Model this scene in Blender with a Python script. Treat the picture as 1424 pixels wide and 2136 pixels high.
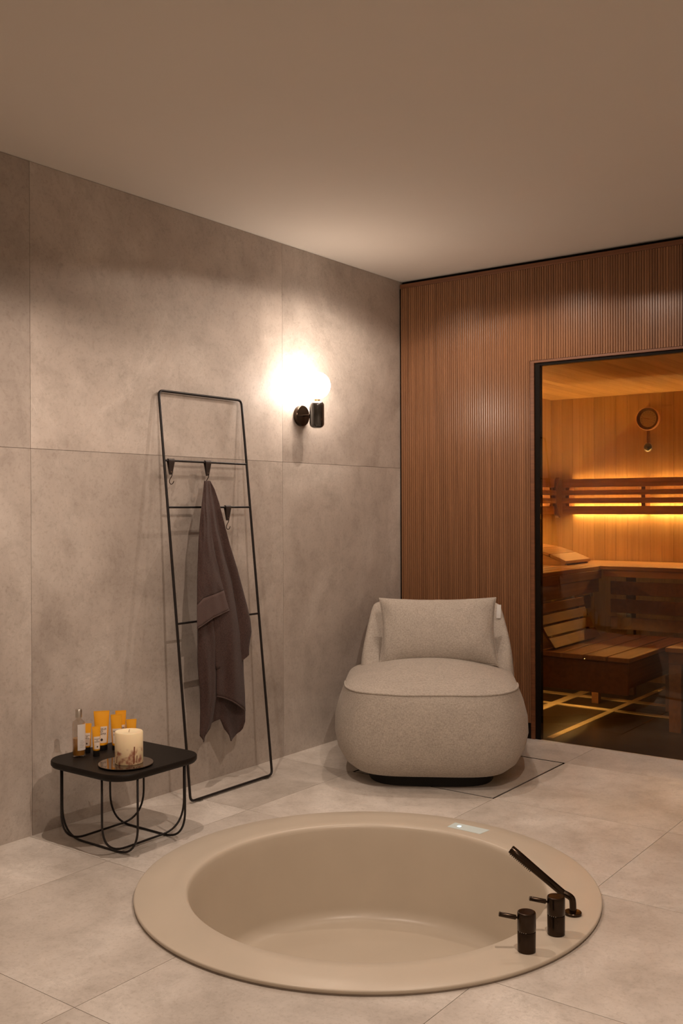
import bpy, bmesh, math, random
from math import sin, cos, pi, radians, sqrt, atan2
from mathutils import Vector, Matrix, noise
import numpy as np
random.seed(4)
for o in list(bpy.data.objects): bpy.data.objects.remove(o)
SC = bpy.context.scene
COL = SC.collection
# ------------------------------------------------------------------ camera
FPX, YAW, PITCH, ROLL = 2080.5, .6393, -.0042, -.0037
CAM = np.array([3.278, 0.0, 1.27])
fw = np.array([-sin(YAW)*cos(PITCH), cos(YAW)*cos(PITCH), sin(PITCH)])
rt = np.array([cos(YAW), sin(YAW), 0.0]); up = np.cross(rt, fw)
r2 = rt*cos(ROLL)+up*sin(ROLL); u2 = -rt*sin(ROLL)+up*cos(ROLL)
cd = bpy.data.cameras.new('camera'); cam = bpy.data.objects.new('camera', cd); COL.objects.link(cam)
cd.sensor_fit = 'VERTICAL'; cd.sensor_height = 36; cd.lens = 36*FPX/2136; cd.clip_start = .05
cam.matrix_world = Matrix(((r2[0], u2[0], -fw[0], CAM[0]), (r2[1], u2[1], -fw[1], CAM[1]), (r2[2], u2[2], -fw[2], CAM[2]), (0, 0, 0, 1)))
SC.camera = cam
def at(x, y, axis, val):
    d = fw+r2*(x-712)/FPX-u2*(y-1068)/FPX
    return Vector(CAM+d*((val-CAM[axis])/d[axis]))
# ------------------------------------------------------------------ light & exposure
SC.view_settings.view_transform = 'Standard'; SC.view_settings.look = 'None'
SC.view_settings.gamma = 1; SC.view_settings.use_curve_mapping = False
SC.view_settings.exposure = 0.08
w = bpy.data.worlds.new('world'); SC.world = w; w.use_nodes = True
w.node_tree.nodes['Background'].inputs[0].default_value = (.9, .6, .4, 1)
w.node_tree.nodes['Background'].inputs[1].default_value = 0.0
WARM = (1.0, .80, .66)
def downlight(x, y, power, half=79, blend=.10, r=0.0, col=WARM, tz=None):
    l = bpy.data.lights.new('downlight_lamp', 'SPOT'); l.energy = power; l.color = col
    l.spot_size = radians(2*half); l.spot_blend = blend; l.shadow_soft_size = r
    o = bpy.data.objects.new('downlight_lamp', l); o.location = (x, y, 2.612); COL.objects.link(o)
    return o
DL = [(.86, 2.15, 66, 64, .85), (.80, 4.15, 32, 79, .40), (2.45, 2.15, 82, 79, .10), (2.45, 4.05, 5, 79, .1), (1.15, 3.8, 12, 79, .08), (3.0, .3, 32, 79, .1)]
for x, y, p, hf, bl in DL: downlight(x, y, p, hf, bl)
GLOBE_E = 50.0
LED_E = 225.0
LEDCOL = (1.0, .72, .32)

# ------------------------------------------------------------------ helpers
def tag(o, label=None, cat=None, group=None, kind=None):
    if label: o['label'] = label
    if cat: o['category'] = cat
    if group: o['group'] = group
    if kind: o['kind'] = kind
    return o
def empty(name, loc, label, cat, group=None, rz=0.0):
    o = bpy.data.objects.new(name, None); COL.objects.link(o); o.location = loc; o.rotation_euler = (0, 0, rz)
    o.empty_display_size = .1
    return tag(o, label, cat, group)
def link(name, me, m, parent=None, smooth=None, sub=0, bevel=0):
    o = bpy.data.objects.new(name, me); COL.objects.link(o)
    if m is not None:
        me.materials.clear()
        for k in (m if isinstance(m, (list, tuple)) else [m]): me.materials.append(k)
    if parent: o.parent = parent
    if smooth is not None:
        for p in me.polygons: p.use_smooth = True
        if smooth < 180:
            me.set_sharp_from_angle(angle=radians(smooth))
    if bevel:
        b = o.modifiers.new('bevel', 'BEVEL'); b.width = bevel; b.segments = 3; b.limit_method = 'ANGLE'; b.angle_limit = radians(40)
    if sub:
        s = o.modifiers.new('sub', 'SUBSURF'); s.levels = s.render_levels = sub
    return o
def meshbm(bm, name='m'):
    bmesh.ops.recalc_face_normals(bm, faces=bm.faces)
    me = bpy.data.meshes.new(name); bm.to_mesh(me); bm.free(); return me
def obj(name, bm, m, parent=None, smooth=35, sub=0, bevel=0):
    return link(name, meshbm(bm, name), m, parent, smooth, sub, bevel)
def box(bm, x0, x1, y0, y1, z0, z1, mat=0):
    v = [bm.verts.new((x, y, z)) for z in (z0, z1) for y in (y0, y1) for x in (x0, x1)]
    fs = [(0, 2, 3, 1), (4, 5, 7, 6), (0, 1, 5, 4), (2, 6, 7, 3), (0, 4, 6, 2), (1, 3, 7, 5)]
    for f in fs:
        q = bm.faces.new([v[i] for i in f]); q.material_index = mat
    return v
def loft(bm, rings, cap0=True, cap1=True, closed=True, mat=0):
    vs = [[bm.verts.new(p) for p in r] for r in rings]
    n = len(vs[0])
    for a, b in zip(vs[:-1], vs[1:]):
        for i in range(n if closed else n-1):
            f = bm.faces.new((a[i], a[(i+1) % n], b[(i+1) % n], b[i])); f.material_index = mat
    if cap0 and closed: bm.faces.new(vs[0][::-1]).material_index = mat
    if cap1 and closed: bm.faces.new(vs[-1]).material_index = mat
    return vs
def tube(bm, pts, r, n=10, closed=False, cap=True, flat=None):
    pts = [Vector(p) for p in pts]; N = len(pts)
    rs = r if isinstance(r, (list, tuple)) else [r]*N
    def tan(i):
        if closed: return (pts[(i+1) % N]-pts[i-1]).normalized()
        return (pts[min(i+1, N-1)]-pts[max(i-1, 0)]).normalized()
    t = tan(0); a = Vector((0, 0, 1)) if abs(t.z) < .9 else Vector((1, 0, 0))
    nrm = (a-t*a.dot(t)).normalized(); rings = []
    for i in range(N):
        t = tan(i); nrm = (nrm-t*nrm.dot(t)).normalized(); b = t.cross(nrm)
        rings.append([pts[i]+(nrm*cos(2*pi*k/n)+b*sin(2*pi*k/n))*rs[i] for k in range(n)])
    if closed:
        vs = [[bm.verts.new(p) for p in q] for q in rings]
        for i in range(N):
            A, B = vs[i], vs[(i+1) % N]
            for k in range(n): bm.faces.new((A[k], A[(k+1) % n], B[(k+1) % n], B[k]))
    else: loft(bm, rings, cap, cap)
def rounded(pts, r, n=6, closed=False):
    """polyline with its corners rounded"""
    pts = [Vector(p) for p in pts]; out = []; N = len(pts)
    for i, p in enumerate(pts):
        if not closed and i in (0, N-1): out.append(p); continue
        a = pts[i-1]-p; b = pts[(i+1) % N]-p
        da = min(r, a.length*.49); db = min(r, b.length*.49); A = p+a.normalized()*da; B = p+b.normalized()*db
        for k in range(n+1):
            t = k/n; out.append(A*(1-t)**2+p*2*t*(1-t)+B*t*t)
    return out
def lathe(bm, prof, n=48, c=(0, 0, 0), axis='z', cap=False, mat=0):
    c = Vector(c); rings = []
    for r, h in prof:
        ring = []
        for k in range(n):
            a = 2*pi*k/n
            p = (r*cos(a), r*sin(a), h) if axis == 'z' else ((h, r*cos(a), r*sin(a)) if axis == 'x' else (r*cos(a), h, r*sin(a)))
            ring.append(c+Vector(p))
        rings.append(ring)
    loft(bm, rings, cap, cap, True, mat)
def xf(bm, M):
    bmesh.ops.transform(bm, matrix=M, verts=bm.verts)

# ------------------------------------------------------------------ materials
def newmat(name):
    m = bpy.data.materials.new(name); m.use_nodes = True
    nt = m.node_tree; nt.nodes.clear()
    out = nt.nodes.new('ShaderNodeOutputMaterial'); b = nt.nodes.new('ShaderNodeBsdfPrincipled')
    nt.links.new(b.outputs[0], out.inputs[0]); return m, nt, b
def nd(nt, t, **kw):
    n = nt.nodes.new(t)
    for k, v in kw.items():
        if k.startswith('i_'):
            key = k[2:]; key = int(key) if key.isdigit() else key.replace('_', ' ')
            n.inputs[key].default_value = v
        else: setattr(n, k, v)
    return n
def ramp(nt, stops, src=None):
    r = nt.nodes.new('ShaderNodeValToRGB'); e = r.color_ramp.elements
    while len(e) < len(stops): e.new(.5)
    for q, (p, c) in zip(e, stops):
        q.position = p; q.color = (*c, 1) if len(c) == 3 else c
    if src: nt.links.new(src, r.inputs[0])
    return r
def mix(nt, a, b, f, blend='MIX'):
    m = nt.nodes.new('ShaderNodeMix'); m.data_type = 'RGBA'; m.blend_type = blend
    for s, i in ((f, 0), (a, 6), (b, 7)):
        if hasattr(s, 'is_linked') or isinstance(s, bpy.types.NodeSocket): nt.links.new(s, m.inputs[i])
        else: m.inputs[i].default_value = s if i == 0 else (*s, 1)
    return m.outputs[2]
def bump(nt, b, h, strength=.2, dist=.002):
    n = nd(nt, 'ShaderNodeBump'); n.inputs['Strength'].default_value = strength; n.inputs['Distance'].default_value = dist
    nt.links.new(h, n.inputs['Height']); nt.links.new(n.outputs[0], b.inputs['Normal']); return n
def plain(name, col, rough=.5, metal=0.0, spec=.5, **kw):
    m, nt, b = newmat(name)
    tc = nd(nt, 'ShaderNodeTexCoord'); nz = nd(nt, 'ShaderNodeTexNoise', i_Scale=kw.get('ns', 18.0), i_Detail=4.0)
    nt.links.new(tc.outputs['Object'], nz.inputs['Vector'])
    v = kw.get('var', .08)
    r = ramp(nt, [(.3, tuple(c*(1-v) for c in col)), (.7, tuple(min(1, c*(1+v)) for c in col))], nz.outputs[0])
    nt.links.new(r.outputs[0], b.inputs['Base Color'])
    b.inputs['Roughness'].default_value = rough; b.inputs['Metallic'].default_value = metal; b.inputs['Specular IOR Level'].default_value = spec
    if kw.get('coat'): b.inputs['Coat Weight'].default_value = kw['coat']; b.inputs['Coat Roughness'].default_value = .08
    if kw.get('bump'): bump(nt, b, nz.outputs[0], kw['bump'], .001)
    return m
def stone(name, base, dark, light, rough=.55, scale=1.0, floor=False, vein=.35):
    m, nt, b = newmat(name); L = nt.links
    tc = nd(nt, 'ShaderNodeTexCoord'); at_ = nd(nt, 'ShaderNodeAttribute', attribute_name='tile')
    sc = nd(nt, 'ShaderNodeVectorMath', operation='SCALE'); L.new(at_.outputs['Color'], sc.inputs[0]); sc.inputs['Scale'].default_value = 37.0
    ad = nd(nt, 'ShaderNodeVectorMath', operation='ADD'); L.new(tc.outputs['Object'], ad.inputs[0]); L.new(sc.outputs[0], ad.inputs[1])
    n1 = nd(nt, 'ShaderNodeTexNoise', i_Scale=1.3*scale, i_Detail=9.0, i_Roughness=.62, i_Distortion=.7)
    n2 = nd(nt, 'ShaderNodeTexNoise', i_Scale=7.0*scale, i_Detail=10.0, i_Roughness=.75, i_Distortion=.3)
    n3 = nd(nt, 'ShaderNodeTexNoise', i_Scale=70.0*scale, i_Detail=5.0, i_Roughness=.7)
    nv = nd(nt, 'ShaderNodeTexNoise', i_Scale=1.1*scale, i_Detail=10.0, i_Roughness=.78, i_Distortion=1.6)
    for n in (n1, n2, n3, nv): L.new(ad.outputs[0], n.inputs['Vector'])
    r1 = ramp(nt, [(.37, dark), (.51, base), (.65, light)], n1.outputs[0])
    r2_ = ramp(nt, [(.34, (.78, .77, .755)), (.52, (1, 1, 1)), (.66, (1.06, 1.05, 1.04))], n2.outputs[0])
    c = mix(nt, r1.outputs[0], r2_.outputs[0], .75, 'MULTIPLY')
    r3 = ramp(nt, [(.36, (.80, .78, .75)), (.48, (1, 1, 1))], n3.outputs[0])
    c = mix(nt, c, r3.outputs[0], .6, 'MULTIPLY')
    rv = ramp(nt, [(.488, (0, 0, 0)), (.5, (1, 1, 1)), (.512, (0, 0, 0))], nv.outputs[0])
    mk = ramp(nt, [(.48, (0, 0, 0)), (.66, (1, 1, 1))], n1.outputs[0])
    vm = nd(nt, 'ShaderNodeMath', operation='MULTIPLY'); L.new(rv.outputs[0], vm.inputs[0]); L.new(mk.outputs[0], vm.inputs[1])
    vm2 = nd(nt, 'ShaderNodeMath', operation='MULTIPLY'); L.new(vm.outputs[0], vm2.inputs[0]); vm2.inputs[1].default_value = vein
    c = mix(nt, c, tuple(min(1, q*1.35) for q in light), vm2.outputs[0])
    # each tile a touch lighter or darker
    sv = nd(nt, 'ShaderNodeSeparateColor'); L.new(at_.outputs['Color'], sv.inputs[0])
    mr = nd(nt, 'ShaderNodeMapRange'); L.new(sv.outputs[0], mr.inputs[0]); mr.inputs[3].default_value = .94; mr.inputs[4].default_value = 1.06
    vs = nd(nt, 'ShaderNodeVectorMath', operation='SCALE'); L.new(c, vs.inputs[0]); L.new(mr.outputs[0], vs.inputs['Scale'])
    L.new(vs.outputs[0], b.inputs['Base Color'])
    rr = nd(nt, 'ShaderNodeMapRange'); L.new(n2.outputs[0], rr.inputs[0]); rr.inputs[3].default_value = rough-.08; rr.inputs[4].default_value = rough+.12
    L.new(rr.outputs[0], b.inputs['Roughness'])
    bump(nt, b, n2.outputs[0], .12, .002)
    return m
def wood(name, c1, c2, axis='z', grain=60., rough=.45, plank=None, plankaxis='x', stripe=.5, spec=.5):
    """grain runs along axis; plank = board width along plankaxis"""
    m, nt, b = newmat(name); L = nt.links
    tc = nd(nt, 'ShaderNodeTexCoord'); mp = nd(nt, 'ShaderNodeMapping')
    s = {'x': (1.2, grain, grain), 'y': (grain, 1.2, grain), 'z': (grain, grain, 1.2)}[axis]
    mp.inputs['Scale'].default_value = s; L.new(tc.outputs['Object'], mp.inputs[0])
    n1 = nd(nt, 'ShaderNodeTexNoise', i_Scale=1.0, i_Detail=6.0, i_Roughness=.65, i_Distortion=.25); L.new(mp.outputs[0], n1.inputs['Vector'])
    mp2 = nd(nt, 'ShaderNodeMapping'); mp2.inputs['Scale'].default_value = tuple(q*.22 for q in s); L.new(tc.outputs['Object'], mp2.inputs[0])
    n2 = nd(nt, 'ShaderNodeTexNoise', i_Scale=1.0, i_Detail=3.0, i_Roughness=.5, i_Distortion=.2); L.new(mp2.outputs[0], n2.inputs['Vector'])
    r1 = ramp(nt, [(.32, c2), (.62, c1)], n1.outputs[0])
    r2_ = ramp(nt, [(.35, (.72, .68, .62)), (.65, (1, 1, 1))], n2.outputs[0])
    c = mix(nt, r1.outputs[0], r2_.outputs[0], stripe, 'MULTIPLY')
    if plank:
        sx = nd(nt, 'ShaderNodeSeparateXYZ'); L.new(tc.outputs['Object'], sx.inputs[0])
        dv = nd(nt, 'ShaderNodeMath', operation='DIVIDE'); L.new(sx.outputs['XYZ'.index(plankaxis.upper())], dv.inputs[0]); dv.inputs[1].default_value = plank
        fl = nd(nt, 'ShaderNodeMath', operation='FLOOR'); L.new(dv.outputs[0], fl.inputs[0])
        wn = nd(nt, 'ShaderNodeTexWhiteNoise', noise_dimensions='1D'); L.new(fl.outputs[0], wn.inputs['W'])
        mr = nd(nt, 'ShaderNodeMapRange'); L.new(wn.outputs[0], mr.inputs[0]); mr.inputs[3].default_value = .84; mr.inputs[4].default_value = 1.04
        vs = nd(nt, 'ShaderNodeVectorMath', operation='SCALE'); L.new(c, vs.inputs[0]); L.new(mr.outputs[0], vs.inputs['Scale']); c = vs.outputs[0]
    L.new(c, b.inputs['Base Color']); b.inputs['Roughness'].default_value = rough; b.inputs['Specular IOR Level'].default_value = spec
    bump(nt, b, n1.outputs[0], .12, .0008)
    return m
def fabric(name, c1, c2, sc=420., bmp=.5, rough=.9, mott=12., coords='Object', dist=.0015):
    m, nt, b = newmat(name); L = nt.links
    tc = nd(nt, 'ShaderNodeTexCoord')
    def stretch(v):
        mp = nd(nt, 'ShaderNodeMapping'); mp.inputs['Scale'].default_value = v; L.new(tc.outputs[coords], mp.inputs[0])
        n = nd(nt, 'ShaderNodeTexNoise', i_Scale=1.0, i_Detail=3.0, i_Roughness=.6); L.new(mp.outputs[0], n.inputs['Vector']); return n
    a = stretch((sc*.25, sc*.25, sc)); c_ = stretch((sc, sc, sc*.22))
    ad = nd(nt, 'ShaderNodeMath', operation='ADD'); L.new(a.outputs[0], ad.inputs[0]); L.new(c_.outputs[0], ad.inputs[1])
    hf = nd(nt, 'ShaderNodeMath', operation='MULTIPLY'); L.new(ad.outputs[0], hf.inputs[0]); hf.inputs[1].default_value = .5
    r = ramp(nt, [(.38, c2), (.60, c1)], hf.outputs[0])
    n3 = nd(nt, 'ShaderNodeTexNoise', i_Scale=mott, i_Detail=4.0); L.new(tc.outputs['Object'], n3.inputs['Vector'])
    r3 = ramp(nt, [(.3, (.86, .86, .86)), (.7, (1, 1, 1))], n3.outputs[0])
    L.new(mix(nt, r.outputs[0], r3.outputs[0], .6, 'MULTIPLY'), b.inputs['Base Color'])
    b.inputs['Roughness'].default_value = rough; b.inputs['Specular IOR Level'].default_value = .15
    b.inputs['Sheen Weight'].default_value = .10; b.inputs['Sheen Roughness'].default_value = .5
    bump(nt, b, hf.outputs[0], bmp, dist); return m
def emit(name, col, e):
    m, nt, b = newmat(name); nt.nodes.remove(b)
    em = nd(nt, 'ShaderNodeEmission'); em.inputs[0].default_value = (*col, 1); em.inputs[1].default_value = e
    nt.links.new(em.outputs[0], nt.nodes['Material Output'].inputs[0]); return m
def glassy(name, tint, refl=.04, rough=0.0, power=5.0, refl_col=(1, 1, 1)):
    """clear sheet: tinted see-through plus a mirror share that grows at grazing angles"""
    m, nt, b = newmat(name); nt.nodes.remove(b); L = nt.links
    t = nd(nt, 'ShaderNodeBsdfTransparent'); t.inputs[0].default_value = (*tint, 1)
    g = nd(nt, 'ShaderNodeBsdfGlossy'); g.inputs['Roughness'].default_value = rough; g.inputs[0].default_value = (*refl_col, 1)
    lw = nd(nt, 'ShaderNodeLayerWeight'); lw.inputs['Blend'].default_value = .5
    pw = nd(nt, 'ShaderNodeMath', operation='POWER'); L.new(lw.outputs['Facing'], pw.inputs[0]); pw.inputs[1].default_value = power
    ma = nd(nt, 'ShaderNodeMath', operation='MULTIPLY_ADD'); L.new(pw.outputs[0], ma.inputs[0]); ma.inputs[1].default_value = .9; ma.inputs[2].default_value = refl
    mx = nd(nt, 'ShaderNodeMixShader'); L.new(ma.outputs[0], mx.inputs[0]); L.new(t.outputs[0], mx.inputs[1]); L.new(g.outputs[0], mx.inputs[2])
    L.new(mx.outputs[0], nt.nodes['Material Output'].inputs[0]); return m
M = {}
M['wallstone'] = stone('wall stone', (.475, .413, .362), (.39, .333, .288), (.56, .50, .445), .55, 1.0, vein=.40)
M['floorstone'] = stone('floor stone', (.61, .555, .495), (.515, .462, .405), (.70, .65, .59), .42, 1.15, vein=.5)
M['grout'] = plain('grout', (.33, .28, .235), .9)
M['paint'] = plain('ceiling paint', (.67, .61, .54), .9, spec=.2, var=.01, ns=2)
M['walnut'] = wood('ribbed wood', (.30, .140, .064), (.185, .080, .034), 'z', 130., .30, .0138, 'x', .35)
M['walnut_x'] = wood('wood trim', (.21, .082, .034), (.13, .048, .02), 'x', 90., .4)
M['darkboard'] = plain('dark board', (.008, .005, .003), .6, spec=.1)
M['hem_z'] = wood('sauna boards', (.62, .41, .19), (.50, .31, .135), 'z', 70., .5, .085, 'x', .35)
M['hem_zy'] = wood('sauna side boards', (.62, .41, .19), (.50, .31, .135), 'z', 70., .5, .085, 'y', .35)
M['hem_y'] = wood('sauna ceiling boards', (.62, .41, .19), (.50, .31, .135), 'y', 50., .5, .085, 'x', .35)
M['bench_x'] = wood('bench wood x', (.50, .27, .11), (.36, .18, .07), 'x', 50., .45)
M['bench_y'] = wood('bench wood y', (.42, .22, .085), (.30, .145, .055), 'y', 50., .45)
M['bench_dark'] = wood('shade darkened bench wood', (.26, .115, .04), (.17, .07, .025), 'y', 50., .45)  # same bench wood, shade of the dim lower sauna put into its colour
M['linen'] = fabric('linen', (.53, .47, .405), (.335, .295, .25), 420., .6)
M['terry'] = fabric('terry', (.085, .050, .043), (.040, .023, .019), 520., 1.0, .95, 20., dist=.003)
M['band'] = fabric('woven band', (.105, .068, .060), (.075, .047, .042), 900., .3, .8, 20.)
M['black'] = plain('black powder coat', (.010, .007, .006), .42, 0, .35)
M['blackmetal'] = plain('dark bronze metal', (.045, .030, .020), .22, .9)
M['blackglass'] = plain('glossy black', (.015, .012, .010), .08, 0, .8, coat=1.0)
M['blackwood'] = plain('black stained top', (.010, .007, .005), .5, 0, .2, bump=.1)
M['leather'] = plain('black leather', (.03, .02, .016), .5, bump=.4, ns=120)
M['brass'] = plain('brass', (.75, .52, .26), .3, 1.0)
M['steel'] = plain('steel', (.6, .56, .5), .3, 1.0)
M['plinth'] = plain('black plinth', (.008, .007, .006), .8)
M['tub'] = plain('tub', (.58, .505, .405), .33, 0, .45, var=.035, ns=3.5)
M['tubedge'] = plain('tub edge strip', (.33, .27, .22), .25, .2)
M['yellow'] = plain('yellow tube', (.90, .40, .012), .38, 0, .5, var=.03)
M['label'] = plain('cream label', (.80, .68, .56), .6, var=.02)
M['whitelabel'] = plain('white label', (.72, .68, .64), .6, var=.02)
M['ink'] = plain('ink', (.05, .035, .03), .6)
M['greyink'] = plain('grey ink', (.35, .33, .31), .6)
M['cap'] = plain('black cap', (.012, .010, .009), .3)
M['amber'] = plain('amber liquid', (.50, .24, .04), .1, 0, .6, coat=.6)
M['pad'] = glassy('clear pad', (.7, .7, .68), .1, .2)
M['bottleglass'] = glassy('bottle glass', (.90, .87, .83), .05, .03, 3.0)
M['saunaglass'] = glassy('tinted glass', (.70, .60, .46), .035, 0, 5.0)
M['dialglass'] = glassy('dial glass', (.9, .88, .85), .06)
M['mirror'] = plain('smoked mirror plate', (.22, .17, .13), .06, .9, var=.01)
M['dial'] = plain('dial paper', (.92, .80, .62), .6)
M['copper'] = plain('copper rim', (.95, .62, .42), .35, .8)
M['ball'] = plain('dark glass disc', (.03, .03, .02), .1, 0, .8, coat=1.)
M['red'] = plain('red needle', (.55, .06, .03), .5)
M['saunafloor'] = plain('dark sauna floor', (.045, .026, .010), .30)
M['strip'] = plain('painted light stripe', (.80, .64, .38), .5)  # pale colour stands in for stripes of light on the sauna floor
M['led'] = emit('light strip', LEDCOL, LED_E)
M['added_led'] = emit('added bench light', LEDCOL, 60.0)  # added glow with no seen source, brightens the floor stripes
M['globe'] = emit('lit globe', (1.0, .84, .71), GLOBE_E)
M['panelblue'] = plain('pale touch panel', (.72, .84, .84), .2, var=.02)
M['white'] = plain('white tag', (.8, .8, .78), .6)
M['wick'] = plain('wick', (.25, .16, .08), .8)

def settile(me, fn):
    a = me.attributes.new('tile', 'FLOAT_COLOR', 'CORNER')
    for p in me.polygons:
        c = fn(p.center)
        for li in p.loop_indices: a.data[li].color = c
def cellcol(i, j):
    rr = random.Random(i*91+j*7+3); return (rr.random(), rr.random(), rr.random(), 1)

# ------------------------------------------------------------------ ROOM SHELL
X1, Y0, YB, H = 4.6, -1.5, 4.995, 2.62
# floor
JX, JY = 1.216, 1.626; TX, TY = .76, .75; TC = (1.343, 2.736)
bm = bmesh.new()
box(bm, -.02, X1+.02, Y0-.02, 5.02, -.05, -.006, 1)
g = .0009
for i in range(-2, 6):
    for j in range(-5, 6):
        xa, xb, ya, yb = JX+i*TX+g, JX+(i+1)*TX-g, JY+j*TY+g, JY+(j+1)*TY-g
        xa = max(xa, 0); xb = min(xb, X1); ya = max(ya, Y0); yb = min(yb, 5.02)
        if xb-xa < .01 or yb-ya < .01: continue
        if i == -1 and j == 3: continue           # the access hatch sits here
        box(bm, xa, xb, ya, yb, -.0055, 0, 0)
floor = obj('floor', bm, [M['floorstone'], M['grout']], smooth=None)
bm = bmesh.new(); lathe(bm, [(.70, -.3), (.70, .3)], 96, (TC[0], TC[1], 0), cap=True)
cut = obj('cut', bm, M['grout'], smooth=None)
bo = floor.modifiers.new('b', 'BOOLEAN'); bo.object = cut; bo.operation = 'DIFFERENCE'; bo.solver = 'EXACT'
dg = bpy.context.evaluated_depsgraph_get(); me2 = bpy.data.meshes.new_from_object(floor.evaluated_get(dg)); floor.modifiers.clear()
floor.data = me2; bpy.data.objects.remove(cut)
settile(floor.data, lambda c: cellcol(math.floor((c.x-JX)/TX), math.floor((c.y-JY)/TY)))
tag(floor, kind='structure')
# left wall: two rows of big slabs
bm = bmesh.new(); WJ = 2.389; WW = 1.519; ZJ = 1.505
box(bm, -.06, -.006, Y0, 5.06, -.05, H+.05, 1)
for k in range(-3, 3):
    ya, yb = max(WJ+k*WW+.0008, Y0), min(WJ+(k+1)*WW-.0008, 5.02)
    if yb-ya < .01: continue
    box(bm, -.0055, 0, ya, yb, 0, ZJ-.0008, 0); box(bm, -.0055, 0, ya, yb, ZJ+.0008, H-.0015, 0)
wl = obj('wall_left', bm, [M['wallstone'], M['grout']], smooth=None)
settile(wl.data, lambda c: cellcol(math.floor((c.y-WJ)/WW), 50+(c.z > ZJ))); tag(wl, kind='structure')
bm = bmesh.new(); box(bm, -.06, X1+.06, Y0-.06, YB+.12, H, H+.05); tag(obj('ceiling', bm, M['paint'], smooth=None), kind='structure')
bm = bmesh.new(); box(bm, X1, X1+.05, Y0, YB+.1, -.05, H); tag(obj('wall_right', bm, M['paint'], smooth=None), kind='structure')
bm = bmesh.new(); box(bm, 0, X1, Y0-.05, Y0, -.05, H); tag(obj('wall_front', bm, M['paint'], smooth=None), kind='structure')
# ribbed timber wall with the door opening
DX0, DX1, DZ = .849, 2.75, 2.070; PZ = 2.574; PIT = .0138
bm = bmesh.new()
def ribs(x0, x1, z0, z1):
    n = int((x1-x0)/PIT); prof = []
    for k in range(n+1):
        xa = x0+k*PIT; xb = min(xa+PIT, x1)
        if xb-xa < .004: continue
        gw = .0022
        prof += [(xa, YB+.0045), (xa+gw, YB+.0045), (xa+gw+.0006, YB+.0012), (xa+gw+.003, YB), (xb-.003, YB), (xb-.0006, YB+.0012)]
    prof.append((x1, YB+.0045))
    a = [bm.verts.new((x, y, z0)) for x, y in prof]; b = [bm.verts.new((x, y, z1)) for x, y in prof]
    for i in range(len(prof)-1): bm.faces.new((a[i], a[i+1], b[i+1], b[i]))
ribs(.010, DX0, .088, DZ); ribs(.010, DX1, DZ, PZ); ribs(DX1, X1, .088, PZ)
for f in bm.faces: f.normal_update()
for (xa, xb, za, zb) in ((.008, DX0-.001, .02, PZ), (DX0-.001, DX1+.001, DZ+.001, PZ), (DX1+.001, X1, .02, PZ)):
    box(bm, xa, xb, YB+.0046, YB+.045, za, zb)
wb = link('wall_back', meshbm(bm), M['walnut']); tag(wb, kind='structure')
bm = bmesh.new(); box(bm, .006, X1, YB-.002, YB+.03, PZ+.001, 2.600); tag(obj('trim_1', bm, M['walnut_x'], smooth=None, bevel=.002), kind='structure')
bm = bmesh.new(); box(bm, .0, X1, YB+.035, YB+.06, 2.56, H); box(bm, 0.0002, .007, YB+.004, YB+.045, 0, PZ); tag(obj('trim_2', bm, M['darkboard'], smooth=None), kind='structure')
bm = bmesh.new(); box(bm, .008, DX0, YB+.004, YB+.03, .0, .086); box(bm, DX1, X1, YB+.004, YB+.03, 0, .086)
tag(obj('baseboard_back', bm, M['darkboard'], smooth=None), kind='structure')
# door lining + glazed sauna front
bm = bmesh.new()
box(bm, DX0+.001, DX0+.024, YB+.003, YB+.075, 0, DZ-.001); box(bm, DX0+.024, DX1-.024, YB+.003, YB+.075, DZ-.014, DZ-.001); box(bm, DX1-.024, DX1-.001, YB+.003, YB+.075, 0, DZ-.001)
tag(obj('trim_3', bm, M['walnut_x'], smooth=None, bevel=.001), kind='structure')
door = bpy.data.objects.new('door_1', None); COL.objects.link(door); door.location = (DX0, YB, 0); tag(door, kind='structure')
bm = bmesh.new(); x0 = DX0+.0245; x1 = DX1-.0245
box(bm, x0, x0+.030, YB+.012, YB+.045, .001, DZ-.0145); box(bm, x1-.03, x1, YB+.012, YB+.045, .001, DZ-.0145); box(bm, x0+.03, x1-.03, YB+.012, YB+.045, DZ-.030, DZ-.0145)
xf(bm, Matrix.Translation((-DX0, -YB, 0))); obj('door_frame', bm, M['darkboard'], door, smooth=None, bevel=.001)
bm = bmesh.new(); box(bm, x0+.031, x1-.031, YB+.014, YB+.022, .004, DZ-.031); xf(bm, Matrix.Translation((-DX0, -YB, 0)))
obj('glass_pane', bm, M['saunaglass'], door, smooth=None)
# ------------------------------------------------------------------ SAUNA SHELL
SX0, SX1, SY0, SY1, SZ = 0.0, 3.3, YB+.06, 7.12, 2.09
def planked(bm, axis, a0, a1, put, wdt=.085, gp=.0016):
    a = a0
    while a < a1-.005:
        put(a+gp/2, min(a+wdt, a1)-gp/2); a += wdt
bm = bmesh.new(); planked(bm, 'x', SX0, SX1, lambda a, b: box(bm, a, b, SY1, SY1+.012, 0, SZ)); box(bm, SX0-.05, SX1+.05, SY1+.013, SY1+.05, -.05, SZ+.06)
tag(obj('wall_sauna_back', bm, M['hem_z'], smooth=None), kind='structure')
bm = bmesh.new(); planked(bm, 'y', SY0, SY1, lambda a, b: box(bm, SX0-.012, SX0, a, b, 0, SZ)); box(bm, SX0-.05, SX0-.013, SY0, SY1+.05, -.05, SZ+.06)
tag(obj('wall_sauna_left', bm, M['hem_zy'], smooth=None), kind='structure')
bm = bmesh.new(); box(bm, SX1, SX1+.05, SY0, SY1+.05, -.05, SZ+.06); tag(obj('wall_sauna_right', bm, M['hem_zy'], smooth=None), kind='structure')
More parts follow.
